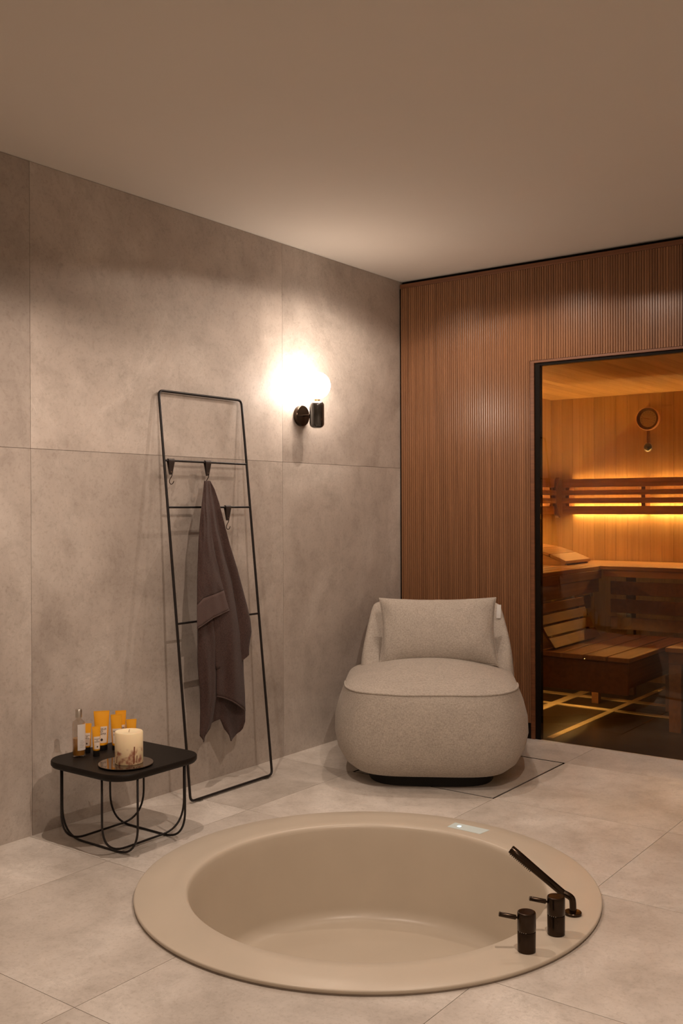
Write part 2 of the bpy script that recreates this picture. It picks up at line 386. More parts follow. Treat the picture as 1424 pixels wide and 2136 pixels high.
bm = bmesh.new(); box(bm, SX0, DX0-.002, YB+.0455, SY0+.01, 0, SZ); box(bm, DX0-.002, SX1, YB+.0455, SY0+.01, DZ+.002, SZ); box(bm, DX1+.002, SX1, YB+.0455, SY0+.01, 0, DZ+.002)
tag(obj('wall_sauna_front', bm, M['hem_z'], smooth=None), kind='structure')
bm = bmesh.new(); planked(bm, 'x', SX0-.01, SX1, lambda a, b: box(bm, a, b, YB+.046, SY1+.05, SZ, SZ+.012)); box(bm, SX0-.05, SX1+.05, YB+.046, SY1+.05, SZ+.013, SZ+.05)
tag(obj('ceiling_sauna', bm, M['hem_y'], smooth=None), kind='structure')
bm = bmesh.new(); box(bm, SX0-.05, SX1+.05, 5.021, SY1+.05, -.05, -.001); tag(obj('floor_sauna', bm, M['saunafloor'], smooth=None), kind='structure')
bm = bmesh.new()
for ya, yb in ((6.30, 6.365), (5.965, 6.015)): box(bm, .02, 3.2, ya, yb, -.001, .003)  # pale strips in place of light stripes, their source unclear
tag(obj('painted_light_x', bm, M['strip'], smooth=None), kind='structure')
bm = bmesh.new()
for xa, xb in ((.905, .945), (.50, .56)): box(bm, xa, xb, 5.08, 7.0, -.001, .0025)  # light stripes running front to back, built as pale strips
tag(obj('painted_light_y', bm, M['strip'], smooth=None), kind='structure')
# ------------------------------------------------------------------ SAUNA FURNITURE
# curved slatted backrests with light strips behind their top and bottom boards
ZB = [(1.415, 1.478), (1.357, 1.394), (1.297, 1.336), (1.215, 1.276)]
def backrest(name, label, L, supports):
    """length along +x, wall at y=0, front towards -y"""
    t = empty(name, (0, 0, 0), label, 'wooden panel', 'slatted back panels on the sauna walls')
    for k, (za, zb) in enumerate(ZB):
        bm = bmesh.new(); d = (.088, .102, .102, .088)[k]
        zc = (za+zb)/2
        pr = [(-d-.018, za), (-d-.018-.003, zc), (-d-.018, zb), (-d, zb), (-d, za)]
        loft(bm, [[(x, y, z) for y, z in pr] for x in (0, L)])
        obj('board', bm, M['bench_x'], t, smooth=None, bevel=.0025)
    for sx in supports:
        bm = bmesh.new()
        ring = [(-.002, 1.222), (-.086, 1.222), (-.100, 1.30), (-.100, 1.38), (-.086, 1.47), (-.002, 1.47)]
        loft(bm, [[(sx+dx, y, z) for y, z in ring] for dx in (0, .030)])
        obj('support', bm, M['bench_dark'], t, smooth=None, bevel=.002)
    bm = bmesh.new(); box(bm, .03, L-.03, -.088, -.003, 1.4175, 1.4205)  # unseen shelf added to keep strip light out of the slat gaps
    ch_ = obj('added_light_shield', bm, M['bench_dark'], t, smooth=None)
    bm = bmesh.new(); box(bm, .035, L-.035, -.018, -.008, 1.421, 1.422); obj('light_strip_or_added_glow', bm, M['led'], ch_, smooth=None)
    bm = bmesh.new(); box(bm, .03, L-.03, -.088, -.0245, 1.2425, 1.2455); ch2 = obj('added_light_shield', bm, M['bench_dark'], t, smooth=None)  # lower unseen shelf, added to dim the glow between the boards
    bm = bmesh.new(); box(bm, .035, L-.035, -.026, -.014, 1.2405, 1.2415); obj('light_strip_or_added_glow', bm, M['led'], ch2, smooth=None)
    return t
br = backrest('wooden_slat_panel', 'long slatted wooden backrest glowing on the rear wall below the round dial', 2.6, (.02, .60, 1.25, 1.95, 2.5))
br.location = (.135, SY1-.001, 0)
bl = backrest('wooden_slat_panel', 'slatted wooden backrest on the left wall, only its end visible beside the door frame', 1.55, (.05, .78, 1.49))
bl.location = (SX0+.001, 5.38, 0); bl.rotation_euler = (0, 0, pi/2)
bm = bmesh.new(); pts = [(.128-.030*sin(pi*k/12), -.0, 1.19+.30*k/12) for k in range(13)]
loft(bm, [[(p[0]-.012, -.012, p[2]), (p[0]+.012, -.012, p[2]), (p[0]+.012, .010, p[2]), (p[0]-.012, .010, p[2])] for p in pts])
xf(bm, Matrix.Rotation(-pi/2, 4, 'Z') @ Matrix.Translation((0, 1.565, 0)))
bm2 = bm
eb = obj('end_board', bm2, M['bench_dark'], bl, smooth=60)
def slat_top(bm, x0, x1, y0, y1, z, along='y', wdt=.088, gap=.012, th=.026):
    a, b = (x0, x1) if along == 'y' else (y0, y1)
    n = max(1, round((b-a+gap)/(wdt+gap))); s = (b-a+gap)/n
    for k in range(n):
        p, q = a+k*s, a+k*s+s-gap
        if along == 'y': box(bm, p, q, y0, y1, z-th, z)
        else: box(bm, x0, x1, p, q, z-th, z)
# upper bench, left arm (slats run front to back) and rear arm
t = empty('sauna_bench', (.33, 5.8, 0), 'upper wooden sauna bench along the left wall, carrying the slatted headrest', 'bench', 'tiered benches in the sauna')
def loc(bm, o): xf(bm, Matrix.Translation(-Vector(o.location))); return bm
bm = bmesh.new(); slat_top(bm, .015, .67, 5.10, 6.43, .872); obj('slatted_seat', loc(bm, t), M['bench_y'], t, smooth=None, bevel=.003)
bm = bmesh.new(); box(bm, .655, .675, 5.10, 6.43, .790, .8455)
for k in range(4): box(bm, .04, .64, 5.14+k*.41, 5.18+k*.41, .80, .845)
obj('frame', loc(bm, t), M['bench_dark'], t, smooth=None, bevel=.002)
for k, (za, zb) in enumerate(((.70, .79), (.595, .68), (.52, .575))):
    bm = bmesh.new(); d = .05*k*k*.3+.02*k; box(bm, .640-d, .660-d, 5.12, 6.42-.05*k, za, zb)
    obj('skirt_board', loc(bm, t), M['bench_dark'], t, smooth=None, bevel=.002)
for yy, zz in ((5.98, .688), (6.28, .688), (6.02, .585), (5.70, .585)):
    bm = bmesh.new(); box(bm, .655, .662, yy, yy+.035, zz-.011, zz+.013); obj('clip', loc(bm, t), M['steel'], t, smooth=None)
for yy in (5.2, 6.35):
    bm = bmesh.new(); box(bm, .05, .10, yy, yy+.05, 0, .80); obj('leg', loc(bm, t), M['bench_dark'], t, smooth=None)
t = empty('sauna_bench', (1.6, 6.78, 0), 'upper wooden sauna bench along the rear wall, its pale edge catching light', 'bench', 'tiered benches in the sauna')
bm = bmesh.new(); slat_top(bm, .015, 3.2, 6.44, 7.10, .872, 'x'); obj('slatted_seat', loc(bm, t), M['bench_x'], t, smooth=None, bevel=.003)
bm = bmesh.new(); box(bm, .68, 3.2, 6.45, 6.47, .80, .8455); obj('frame', loc(bm, t), M['bench_x'], t, smooth=None, bevel=.002)
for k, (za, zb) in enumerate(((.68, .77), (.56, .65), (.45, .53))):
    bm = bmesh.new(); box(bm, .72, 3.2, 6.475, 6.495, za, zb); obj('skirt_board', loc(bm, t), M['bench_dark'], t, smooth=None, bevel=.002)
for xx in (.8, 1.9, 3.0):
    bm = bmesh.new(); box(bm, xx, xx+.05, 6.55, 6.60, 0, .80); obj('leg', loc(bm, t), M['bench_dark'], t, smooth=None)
# lower bench
t = empty('sauna_bench', (.98, 5.75, 0), 'lower dark wooden sauna bench with lengthwise slats just behind the glass', 'bench', 'tiered benches in the sauna')
bm = bmesh.new(); slat_top(bm, .66, 1.315, 5.235, 6.25, .45, 'y', .125, .012); obj('slatted_seat', loc(bm, t), M['bench_y'], t, smooth=None, bevel=.004)
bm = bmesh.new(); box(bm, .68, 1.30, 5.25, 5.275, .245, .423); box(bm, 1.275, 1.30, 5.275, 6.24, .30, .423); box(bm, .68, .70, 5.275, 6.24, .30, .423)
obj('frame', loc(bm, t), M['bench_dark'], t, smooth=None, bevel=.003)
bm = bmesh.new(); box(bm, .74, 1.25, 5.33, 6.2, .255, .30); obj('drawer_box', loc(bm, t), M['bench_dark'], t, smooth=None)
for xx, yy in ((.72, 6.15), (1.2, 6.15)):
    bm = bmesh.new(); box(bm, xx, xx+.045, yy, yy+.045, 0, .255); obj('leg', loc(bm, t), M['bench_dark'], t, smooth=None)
bm = bmesh.new(); box(bm, .70, 1.26, 5.278, 5.290, .262, .272); obj('light_strip_or_added_glow', loc(bm, t), M['added_led'], t, smooth=None)  # added strip hidden by the front board, lights the floor stripes
bm = bmesh.new(); box(bm, .70, .72, 5.6, 6.1, .29, .299); obj('light_strip_or_added_glow', loc(bm, t), M['added_led'], t, smooth=None)  # second added strip out of sight, also for the floor stripes
# curved leg rest panel leaning on the lower bench
t = empty('leaning_backrest', (.72, 5.75, .451), 'curved slatted wooden backrest standing on the lower sauna bench at left', 'backrest')
prof = [(.12-.115*sin(.5*pi*k/8), .012+.25*k/8) for k in range(9)]
for k in range(4):
    a = prof[k*2]; b = prof[k*2+2] if k*2+2 < 9 else prof[8]
    b = (a[0]+(b[0]-a[0])*.82, a[1]+(b[1]-a[1])*.82)
    bm = bmesh.new(); loft(bm, [[(a[0], y, a[1]), (a[0]+.016, y, a[1]), (b[0]+.016, y, b[1]), (b[0], y, b[1])] for y in (-.45, .22)])
    obj('slat', bm, M['bench_dark'], t, smooth=None, bevel=.002)
for y in (-.40, .17):
    bm = bmesh.new(); loft(bm, [[(p[0]-.020, y, p[1]-.012), (p[0]-.001, y, p[1]-.010), (p[0]-.001, y+.02, p[1]-.010), (p[0]-.020, y+.02, p[1]-.012)] for p in prof])
    obj('rib', bm, M['bench_dark'], t, smooth=None)
# low stool
t = empty('sauna_stool', (1.65, 5.85, 0), 'low dark wooden stool at the right edge, behind the glass', 'stool')
bm = bmesh.new(); slat_top(bm, 1.385, 1.95, 5.60, 6.10, .475, 'x', .09, .01); obj('slatted_seat', loc(bm, t), M['bench_x'], t, smooth=None, bevel=.003)
bm = bmesh.new(); box(bm, 1.40, 1.94, 5.61, 5.635, .385, .448); box(bm, 1.40, 1.94, 6.06, 6.085, .385, .448); box(bm, 1.40, 1.42, 5.636, 6.06, .385, .448)
obj('frame', loc(bm, t), M['bench_dark'], t, smooth=None, bevel=.002)
for xx, yy in ((1.405, 5.59), (1.87, 5.59), (1.405, 6.03), (1.87, 6.03)):
    bm = bmesh.new(); box(bm, xx, xx+.07, yy+.012, yy+.07, 0, .384); obj('leg', loc(bm, t), M['bench_dark'], t, smooth=None, bevel=.002)
# headrest
t = empty('headrest', (.20, 6.55, .873), 'wedge shaped wooden headrest with three slats on the upper sauna bench', 'headrest')
tilt = [(-.22, .02, .125, .120), (.025, .15, .118, .083), (.155, .27, .080, .040)]
tilt = [(.00, .115, .128, .112), (.125, .235, .110, .078), (.245, .360, .074, .030)]
for x0_, x1_, za, zb in tilt:
    bm = bmesh.new(); loft(bm, [[(x0_-.1, y, za), (x1_-.1, y, zb), (x1_-.1, y, zb-.02), (x0_-.1, y, za-.02)] for y in (-.21, .21)]); obj('slat', bm, M['bench_y'], t, smooth=None, bevel=.003)
for y in (-.20, .17):
    bm = bmesh.new(); loft(bm, [[(-.10, yy, .106), (.02, yy, .090), (.13, yy, .056), (.25, yy, .012), (.25, yy, 0), (-.10, yy, 0)] for yy in (y, y+.025)])
    obj('side_panel', bm, M['bench_x'], t, smooth=None)
# dial thermometer and the disc below it
t = empty('thermometer', (.757, SY1-.001, 1.905), 'round copper rimmed sauna thermometer on the rear sauna wall', 'thermometer')
bm = bmesh.new(); lathe(bm, [(.055, 0), (.083, 0), (.085, -.025), (.083, -.034), (.0795, -.034), (.078, -.020), (.078, -.012)], 56, axis='y'); obj('rim', bm, M['copper'], t, smooth=40)
bm = bmesh.new(); lathe(bm, [(.0778, -.010), (.0778, -.020), (.060, -.016), (.060, -.010)], 56, axis='y'); obj('bezel', bm, M['bench_dark'], t, smooth=40)
bm = bmesh.new(); lathe(bm, [(.0598, -.004), (.0598, -.015)], 56, axis='y', cap=True); dl = obj('dial', bm, M['dial'], t, smooth=40)
bm = bmesh.new()
for k in range(13):
    a = radians(-40+k*260/12-0); c, s = cos(a+pi*0), sin(a)
    tube(bm, [(.044*cos(radians(220-k*260/12)), -.0155, .044*sin(radians(220-k*260/12))), (.054*cos(radians(220-k*260/12)), -.0155, .054*sin(radians(220-k*260/12)))], .0011, 4)
obj('scale_mark', bm, M['ink'], dl, smooth=None)
bm = bmesh.new(); tube(bm, [(.012, -.018, -.004), (-.042, -.018, .010)], [.0022, .0008], 6); obj('needle', bm, M['red'], dl, smooth=40)
bm = bmesh.new(); lathe(bm, [(.0775, -.0285), (.0775, -.0270)], 40, axis='y', cap=True); obj('glass', bm, M['dialglass'], t, smooth=40)
t = empty('sensor_probe', (.753, SY1-.001, 1.70), 'small dark round glass disc on a wooden rod below the thermometer', 'sensor')
bm = bmesh.new(); lathe(bm, [(.002, -.022), (.020, -.020), (.029, -.013), (.031, -.004), (.031, 0)], 36, axis='y', cap=True); obj('disc', bm, M['ball'], t, smooth=60)
bm = bmesh.new(); tube(bm, [(.030*cos(2*pi*k/36), -.008, .030*sin(2*pi*k/36)) for k in range(36)], .0028, 6, closed=True); obj('rim', bm, M['steel'], t, smooth=180)
bm = bmesh.new(); box(bm, -.007, .007, -.012, 0, .030, .118); obj('rod', bm, M['bench_dark'], t, smooth=None, bevel=.002)

# ------------------------------------------------------------------ TUB
t = empty('sunken_bathtub', (TC[0], TC[1], 0), 'large round beige sunken bathtub with a wide flat rim set in the floor', 'bathtub')
bm = bmesh.new()
prof = [(.7600, .004), (.7665, .006), (.7675, .013), (.7655, .0155), (.7620, .0165), (.70, .0168), (.64, .0165), (.606, .0155), (.599, .0125), (.5945, .006), (.592, -.004)]
for k in range(1, 9): prof.append((.592-.030*k/8, -.004-.29*k/8))
for k in range(1, 8):
    a = .5*pi*k/7; prof.append((.562-.045*(1-cos(a)), -.294-.052*sin(a)))
for k in range(1, 10): prof.append((.517*(1-k/10), -.346-.016*k/10))
prof.append((.004, -.363))
lathe(bm, prof, 160)
bmesh.ops.holes_fill(bm, edges=[e for e in bm.edges if e.is_boundary and e.verts[0].co.z < -.3], sides=0)
obj('basin', bm, M['tub'], t, smooth=180)
bm = bmesh.new(); lathe(bm, [(.754, .0002), (.7635, .0002), (.7635, .0042), (.754, .0042), (.754, .0002)], 160); obj('edge_strip', bm, M['tubedge'], t, smooth=30)
bm = bmesh.new(); lathe(bm, [(.699, -.28), (.699, -.012), (.66, -.012), (.66, -.28)], 96); obj('support_ring', bm, M['grout'], t, smooth=30)
# touch panel let into the rim
p = empty('touch_panel', (TC[0], TC[1], .0168), 'pale rectangular touch panel with a small blue light on the far tub rim', 'control panel')
bm = bmesh.new(); r0, r1 = .648, .712; a0, a1 = radians(83), radians(95.5)
ring = [(r0*cos(a0), r0*sin(a0)), (r1*cos(a0)*.995, r1*sin(a0)), (r1*cos(a1), r1*sin(a1)), (r0*cos(a1)*1.09, r0*sin(a1))]
loft(bm, [[(x, y, 0) for x, y in ring], [(x, y, .0008) for x, y in ring]]); obj('display', bm, M['panelblue'], p, smooth=None)
bm = bmesh.new(); lathe(bm, [(.001, .0012), (.008, .0012), (.008, .0008)], 20, (.677*cos(radians(92.7)), .677*sin(radians(92.7)), 0), cap=True)
obj('indicator_light', bm, emit('blue indicator', (.40, .78, 1.0), 5.0), p, smooth=None)
# taps
def tap(x, y, label):
    t = empty('bath_tap', (x, y, .0168), label, 'tap', 'dark metal tap bodies on the tub rim')
    bm = bmesh.new(); lathe(bm, [(.024, 0), (.0255, .001), (.0258, .056), (.0250, .0575)], 40, cap=True); obj('tap_body', bm, M['blackmetal'], t, smooth=40)
    bm = bmesh.new(); lathe(bm, [(.0250, .0585), (.0262, .060), (.0262, .1075), (.0250, .1105), (.0225, .1115), (.020, .1110)], 40, cap=True); h = obj('tap_head', bm, M['blackmetal'], t, smooth=40)
    d = Vector((-.80, -.56, .19)).normalized(); o = Vector((0, 0, .089))
    bm = bmesh.new(); tube(bm, [o+d*.022, o+d*.032], .0032, 12); tube(bm, [o+d*.030, o+d*.0312, o+d*.078, o+d*.0792], [.0050, .0068, .0068, .0058], 16)
    obj('lever', bm, M['blackmetal'], h, smooth=40)
    bm = bmesh.new()
    for k in range(4):
        a = radians(250+k*14); lathe(bm, [(.0012, 0), (.0012, .0012)], 8, (.0258*cos(a), .0258*sin(a), .059), cap=True)
    obj('marking', bm, M['steel'], h, smooth=None)
q = at(1098, 1983.5, 2, .0168); tap(q.x, q.y, 'dark metal bath tap with a short lever, front one of two on the rim')
q = at(1159.5, 1948, 2, .0168); tap(q.x, q.y, 'dark metal bath tap with a short lever, between front tap and hand shower')
t = empty('hand_shower', (2.018, 2.880, .0168), 'dark metal hand shower leaning over the tub from a round flange', 'hand shower')
bm = bmesh.new(); lathe(bm, [(.024, 0), (.0265, .001), (.0265, .0075), (.025, .0090), (.012, .0095)], 40, cap=True); obj('flange', bm, M['blackmetal'], t, smooth=40)
bm = bmesh.new(); hd = Vector((-.79, -.16, .555)).normalized(); e0 = Vector((-.008, -.002, .045))
tube(bm, rounded([(0, 0, .009), (0, 0, .035), (-.003, -.001, .052), e0+hd*.03], .022, 6), .0105, 16); obj('elbow', bm, M['blackmetal'], t, smooth=60)
bm = bmesh.new(); A = e0+hd*.024
tube(bm, [A, A+hd*.003, A+hd*.08, A+hd*.165, A+hd*.2, A+hd*.203], [.0095, .0115, .0120, .0138, .0138, .0120], 22); hh = obj('handle', bm, M['blackmetal'], t, smooth=40)
bm = bmesh.new(); side = Vector((-.55, -.35, -.72)); side = (side-hd*side.dot(hd)).normalized(); oth = hd.cross(side)
for k in range(13):
    for q in (-1, 0, 1):
        c = A+hd*(.118+.0063*k)+(side*.0130+oth*.0035*q); tube(bm, [c, c+side*.0034], [.0013, .0009], 6)
obj('spray_nozzle', bm, M['black'], hh, smooth=40)

# ------------------------------------------------------------------ FLOOR HATCH
hx0, hx1, hy0, hy1 = JX-TX+.001, JX-.001, JY+3*TY+.001, JY+4*TY-.001
t = empty('floor_hatch', (hx0, hy0, 0), 'square tiled access hatch outlined by a dark gap in the floor under the chair', 'hatch')
bm = bmesh.new(); box(bm, .009, hx1-hx0-.009, .009, hy1-hy0-.009, -.0055, -.0002)
ht = obj('tile_cover', bm, M['floorstone'], t, smooth=None); settile(ht.data, lambda c: cellcol(-1, 3))
bm = bmesh.new(); W_, D_ = hx1-hx0, hy1-hy0
for a in ((0, W_, 0, .0025), (0, W_, D_-.0025, D_), (0, .0025, .0026, D_-.0026), (W_-.0025, W_, .0026, D_-.0026)): box(bm, *a, -.0055, .0004)
obj('hatch_frame', bm, M['blackmetal'], t, smooth=None)
bm = bmesh.new(); box(bm, .0026, W_-.0026, .0026, D_-.0026, -.0059, -.0056); obj('gap_bed', bm, M['darkboard'], t, smooth=None)

# ------------------------------------------------------------------ LADDER RACK
def lx(z): return .2015-.1045*z
LY0, LY1, LZ = 3.045, 3.582, 1.790; LR = .0058
t = empty('ladder_rack', (.2, 3.31, 0), 'slim black metal towel ladder leaning on the stone wall', 'towel rack')
bm = bmesh.new(); zb = LR+.004
tube(bm, rounded([(lx(zb), LY0, zb), (lx(LZ), LY0, LZ), (lx(LZ), LY1, LZ), (lx(zb), LY1, zb)], .025, 5, True), LR, 12, closed=True)
obj('frame', loc(bm, t), M['black'], t, smooth=180)
for z in (1.481, 1.275, .768):
    bm = bmesh.new(); tube(bm, [(lx(z), LY0, z), (lx(z), LY1, z)], .0048, 12); obj('rung', loc(bm, t), M['black'], t, smooth=60)
for yy in (LY0+.045, LY1-.055):
    bm = bmesh.new(); box(bm, .190, .212, yy, yy+.022, .0, .0075); obj('foot_pad', loc(bm, t), M['pad'], t, smooth=None, bevel=.002)
# leather strap hooks
def hook(y, zr, label, turn):
    t = empty('strap_hook', (lx(zr), y, zr), label, 'hook', 'black leather strap hooks on the ladder rungs')
    bm = bmesh.new(); pts = []
    for k in range(25):
        u = k/24
        if u < .32: q = u/.32; pts.append((.0070+.0035*q*(1-q)*4*.4-.0055*0, -.062+.062*q, .0125-.007*(1-q)))
        elif u < .68: a = pi*(u-.32)/.36; pts.append((.0078*cos(a), .0078*sin(a), .0125))
        else: q = (u-.68)/.32; pts.append((-.0078+.006*q, -.062*q, .0125-.007*q))
    pts[0] = (.0012, -.062, .0055)
    for k in range(1, 8): pts[k] = (.0012+(.0078-.0012)*k/8, -.062+.062*k/8, .0055+.007*k/8)
    rings = []
    for k, (x, z, wd) in enumerate(pts):
        p = Vector((x, 0, z)); q0 = Vector((pts[max(k-1, 0)][0], 0, pts[max(k-1, 0)][1])); q1 = Vector((pts[min(k+1, 24)][0], 0, pts[min(k+1, 24)][1]))
        tn = (q1-q0).normalized(); n = Vector((tn.z, 0, -tn.x))
        rings.append([p+n*.0011+Vector((0, wd*1.35, 0)), p+n*.0011-Vector((0, wd*1.35, 0)), p-n*.0011-Vector((0, wd*1.35, 0)), p-n*.0011+Vector((0, wd*1.35, 0))])
    loft(bm, rings); obj('strap', bm, M['leather'], t, smooth=50)
    bm = bmesh.new(); lathe(bm, [(.0028, -.004), (.0028, .0055)], 12, (0, 0, -.050), axis='x', cap=True); obj('rivet', bm, M['steel'], t, smooth=40)
    bm = bmesh.new(); pts = []
    for k in range(10): a = radians(200-k*200/9); pts.append((0, .008*cos(a), -.0575+.0075*sin(a)))
    for k in range(1, 14): a = radians(0)-k*radians(190)/13; pts.append((0, -.0045+.0125*cos(a)*.95, -.086+.0140*sin(a)))
    pts = [(0, .003, -.052), (0, .008, -.058), (0, .006, -.068), (0, -.004, -.080), (0, -.009, -.090), (0, -.006, -.101), (0, .003, -.105), (0, .012, -.100), (0, .017, -.090)]
    sm = rounded(pts, .006, 4); sm = [Vector(p) for p in sm]
    tube(bm, sm, .0018, 8); o = obj('metal_hook', bm, M['blackmetal'], t, smooth=180)
    t.rotation_euler = (0, 0, turn); return t
hook(3.085, 1.481, 'empty black leather strap hook at the left of the top ladder rung', -.06)
HK = hook(3.315, 1.481, 'black leather strap hook on the top rung holding the brown towel', -.06)
hook(3.425, 1.275, 'black leather strap hook on the second rung, half behind the towel', -.04)

# ------------------------------------------------------------------ TOWEL
# sheets hang below the hook, just in front of the ladder; outline points are (across, height) on the plane of the hanging cloth
TXP = .118
def tp(px, row, dx=0.0):
    X = interp([(.064, 1003), (.066, 1030), (.090, 1062), (.134, 1285), (.140, 1320), (.140, 1560)], row)+dx
    q = at(px, row, 0, X); return Vector((X, q.y, q.z))
def interp(poly, r):
    for (x0_, r0_), (x1_, r1_) in zip(poly[:-1], poly[1:]):
        if r <= r1_ or (x1_, r1_) == poly[-1]:
            f = (r-r0_)/max(r1_-r0_, 1e-6); return x0_+(x1_-x0_)*min(max(f, 0), 1)
def sheet(left, right, bottom, top, dxf, nu=26, nv=60):
    """rows from top line to bottom line; left/right outlines over rows; bottom(u) gives the hem row"""
    g_ = []
    for j in range(nv+1):
        v = j/nv; row = []
        for i in range(nu+1):
            u = i/nu; r = top+(bottom(u)-top)*v
            a, b = interp(left, r), interp(right, r); row.append(tp(a+(b-a)*u, r, dxf(u, v, r)))
        g_.append(row)
    return g_
towel_me = bmesh.new()
def addgrid(bm, g_):
    vs = [[bm.verts.new(p) for p in r] for r in g_]
    for j in range(len(vs)-1):
        for i in range(len(vs[0])-1): bm.faces.new((vs[j][i], vs[j+1][i], vs[j+1][i+1], vs[j][i+1]))
def pl(pts):
    def f(u):
        for (a, r0_), (b, r1_) in zip(pts[:-1], pts[1:]):
            if u <= b: return r0_+(r1_-r0_)*(u-a)/(b-a)
        return pts[-1][1]
    return f
def lean(r): return 0.0   # cloth narrows back to the hook at its top
def fo(v): return min(1, .12+v*3.2)
def nz(u, v, s, k): return (noise.noise(Vector((u*s, v*s*1.3, k)))-.0)*.010
# rear fold (right side, reaching the small folded corner)
C_L = [(431, 1003), (432, 1060), (440, 1200), (450, 1390)]
C_R = [(438, 1003), (447, 1020), (457, 1050), (466, 1085), (480, 1140), (494, 1185), (506, 1230), (516, 1268), (522, 1296), (524, 1318), (521, 1334), (519, 1352), (519, 1368), (508, 1382)]
gC = sheet(C_L, C_R, pl([(0, 1395), (.7, 1392), (.86, 1384), (1, 1366)]), 1003, lambda u, v, r: fo(v)*(.014+.013*sin(u*7.0+.6)-.008*max(0, u-.8)*5)+nz(u, v, 3, 1)*fo(v))
addgrid(towel_me, gC)
# main front fold, right half
B_L = [(429, 1003), (432, 1100), (440, 1200), (450, 1290), (452, 1330), (451, 1452)]
B_R = [(437, 1003), (444, 1050), (452, 1100), (467, 1160), (482, 1210), (492, 1270), (499, 1320), (504, 1360), (507, 1400), (510, 1445), (511, 1482), (511, 1500)]
gB = sheet(B_L, B_R, pl([(0, 1452), (.25, 1455), (.55, 1462), (.8, 1472), (1, 1482)]), 1003, lambda u, v, r: fo(v)*(.010+.026*sin(pi*u)**.8+.006*sin(u*9+v*2))+nz(u, v, 3, 2)*fo(v))
addgrid(towel_me, gB)
# main front fold, left half down to the long tip
A2_L = [(426, 1003), (422, 1080), (415, 1180), (412, 1260), (412, 1380), (414, 1410), (417, 1440), (418, 1480), (417, 1535), (424, 1549)]
A2_R = [(430, 1003), (440, 1160), (449, 1300), (452, 1340), (451, 1452), (448, 1470), (443, 1500), (437, 1520), (430, 1544), (425, 1549)]
gA = sheet(A2_L, A2_R, pl([(0, 1535), (.4, 1549), (1, 1520)]), 1003, lambda u, v, r: fo(v)*(.006+.020*sin(pi*u)**.8+.004*sin(u*8+1))+nz(u, v, 3, 3)*fo(v))
addgrid(towel_me, gA)
# inner layer showing below the front hem
I_L = [(446, 1300), (447, 1460), (458, 1498), (473, 1532), (480, 1544)]
I_R = [(505, 1300), (509, 1440), (511, 1482), (511, 1505), (505, 1524), (484, 1544)]
gI = sheet(I_L, I_R, pl([(0, 1520), (.3, 1546), (.6, 1546), (1, 1520)]), 1300, lambda u, v, r: -.012+.008*sin(u*6)+nz(u, v, 3, 4))
addgrid(towel_me, gI)
I_L = [(418, 1300), (420, 1480), (430, 1500), (440, 1514)]
I_R = [(458, 1300), (459, 1440), (459, 1500), (452, 1508), (441, 1515)]
gI = sheet(I_L, I_R, pl([(0, 1512), (1, 1500)]), 1300, lambda u, v, r: -.004+.006*sin(u*5+1)+nz(u, v, 3, 5))
addgrid(towel_me, gI)
# folded-over front corner with its woven border
F_L = [(426, 1003), (423, 1030), (418, 1080), (414, 1130), (412, 1180), (411, 1250), (411, 1310)]
F_R = [(432, 1003), (434, 1050), (440, 1110), (449, 1160), (461, 1210), (470, 1240), (479, 1272), (480, 1300)]
hem = pl([(0, 1311), (.1, 1307), (.5, 1288), (1, 1272)])
ffx = lambda u, v, r: fo(v)*(.030+.020*sin(pi*(u*.86+.14))**.7)+nz(u, v, 4, 6)*fo(v)
hem2 = pl([(0, 1262), (.2, 1248), (.6, 1240), (1, 1231)])
addgrid(towel_me, sheet(F_L, F_R, hem2, 1003, ffx))
t = empty('towel', (TXP, 3.25, 1.40), 'brown terry towel hanging from a hook on the black ladder', 'towel')
tb = obj('terry_cloth', loc(towel_me, t), M['terry'], t, smooth=180)
so = tb.modifiers.new('s', 'SOLIDIFY'); so.thickness = .004; so.offset = 0
bm = bmesh.new(); g_ = []
for j in range(9):
    v = j/8; row = []
    for i in range(25):
        u = i/24; r = hem2(u)+(hem(u)-hem2(u))*v; a, b = interp(F_L, r), interp(F_R, r); row.append(tp(a+(b-a)*u, r, ffx(u, 1.0, r)+.0005))
    g_.append(row)
addgrid(bm, g_); bd = obj('woven_border', loc(bm, t), M['band'], t, smooth=180); so = bd.modifiers.new('s', 'SOLIDIFY'); so.thickness = .0035; so.offset = 0
bm = bmesh.new(); tube(bm, [tp(interp(F_L, hem(u))+(interp(F_R, hem(u))-interp(F_L, hem(u)))*u, hem(u), ffx(u, 1, 0)) for u in [k/24 for k in range(25)]], .0030, 8)
obj('hem', loc(bm, t), M['band'], t, smooth=180)
bm = bmesh.new(); tube(bm, [p+Vector((.001, 0, 0)) for p in gB[-1]], .0028, 8); obj('hem', loc(bm, t), M['band'], t, smooth=180)
# ------------------------------------------------------------------ WALL LAMP
LYc = 4.048
t = empty('wall_lamp', (0, LYc, 1.75), 'lit white glass globe wall lamp with a glossy black body', 'wall lamp')
bm = bmesh.new(); lathe(bm, [(.050, .0005), (.0535, .002), (.0535, .022), (.051, .0245)], 48, axis='x', cap=True); obj('wall_plate', bm, M['blackmetal'], t, smooth=40)
bm = bmesh.new(); tube(bm, [(.0245, 0, 0), (.076, 0, 0)], .0045, 14); lathe(bm, [(.0055, .066), (.008, .070), (.008, .078)], 16, axis='x', cap=True); obj('arm', bm, M['blackmetal'], t, smooth=40)
GX = .113
bm = bmesh.new(); pr = [(.012, -.070)]
for k in range(1, 9): a = .5*pi*k/8; pr.append((.012+.026*sin(a), -.070+.024*(1-cos(a))))
for k in range(0, 9): a = .5*pi*k/8; pr.append((.018+.020*cos(a), .048+.020*sin(a)))
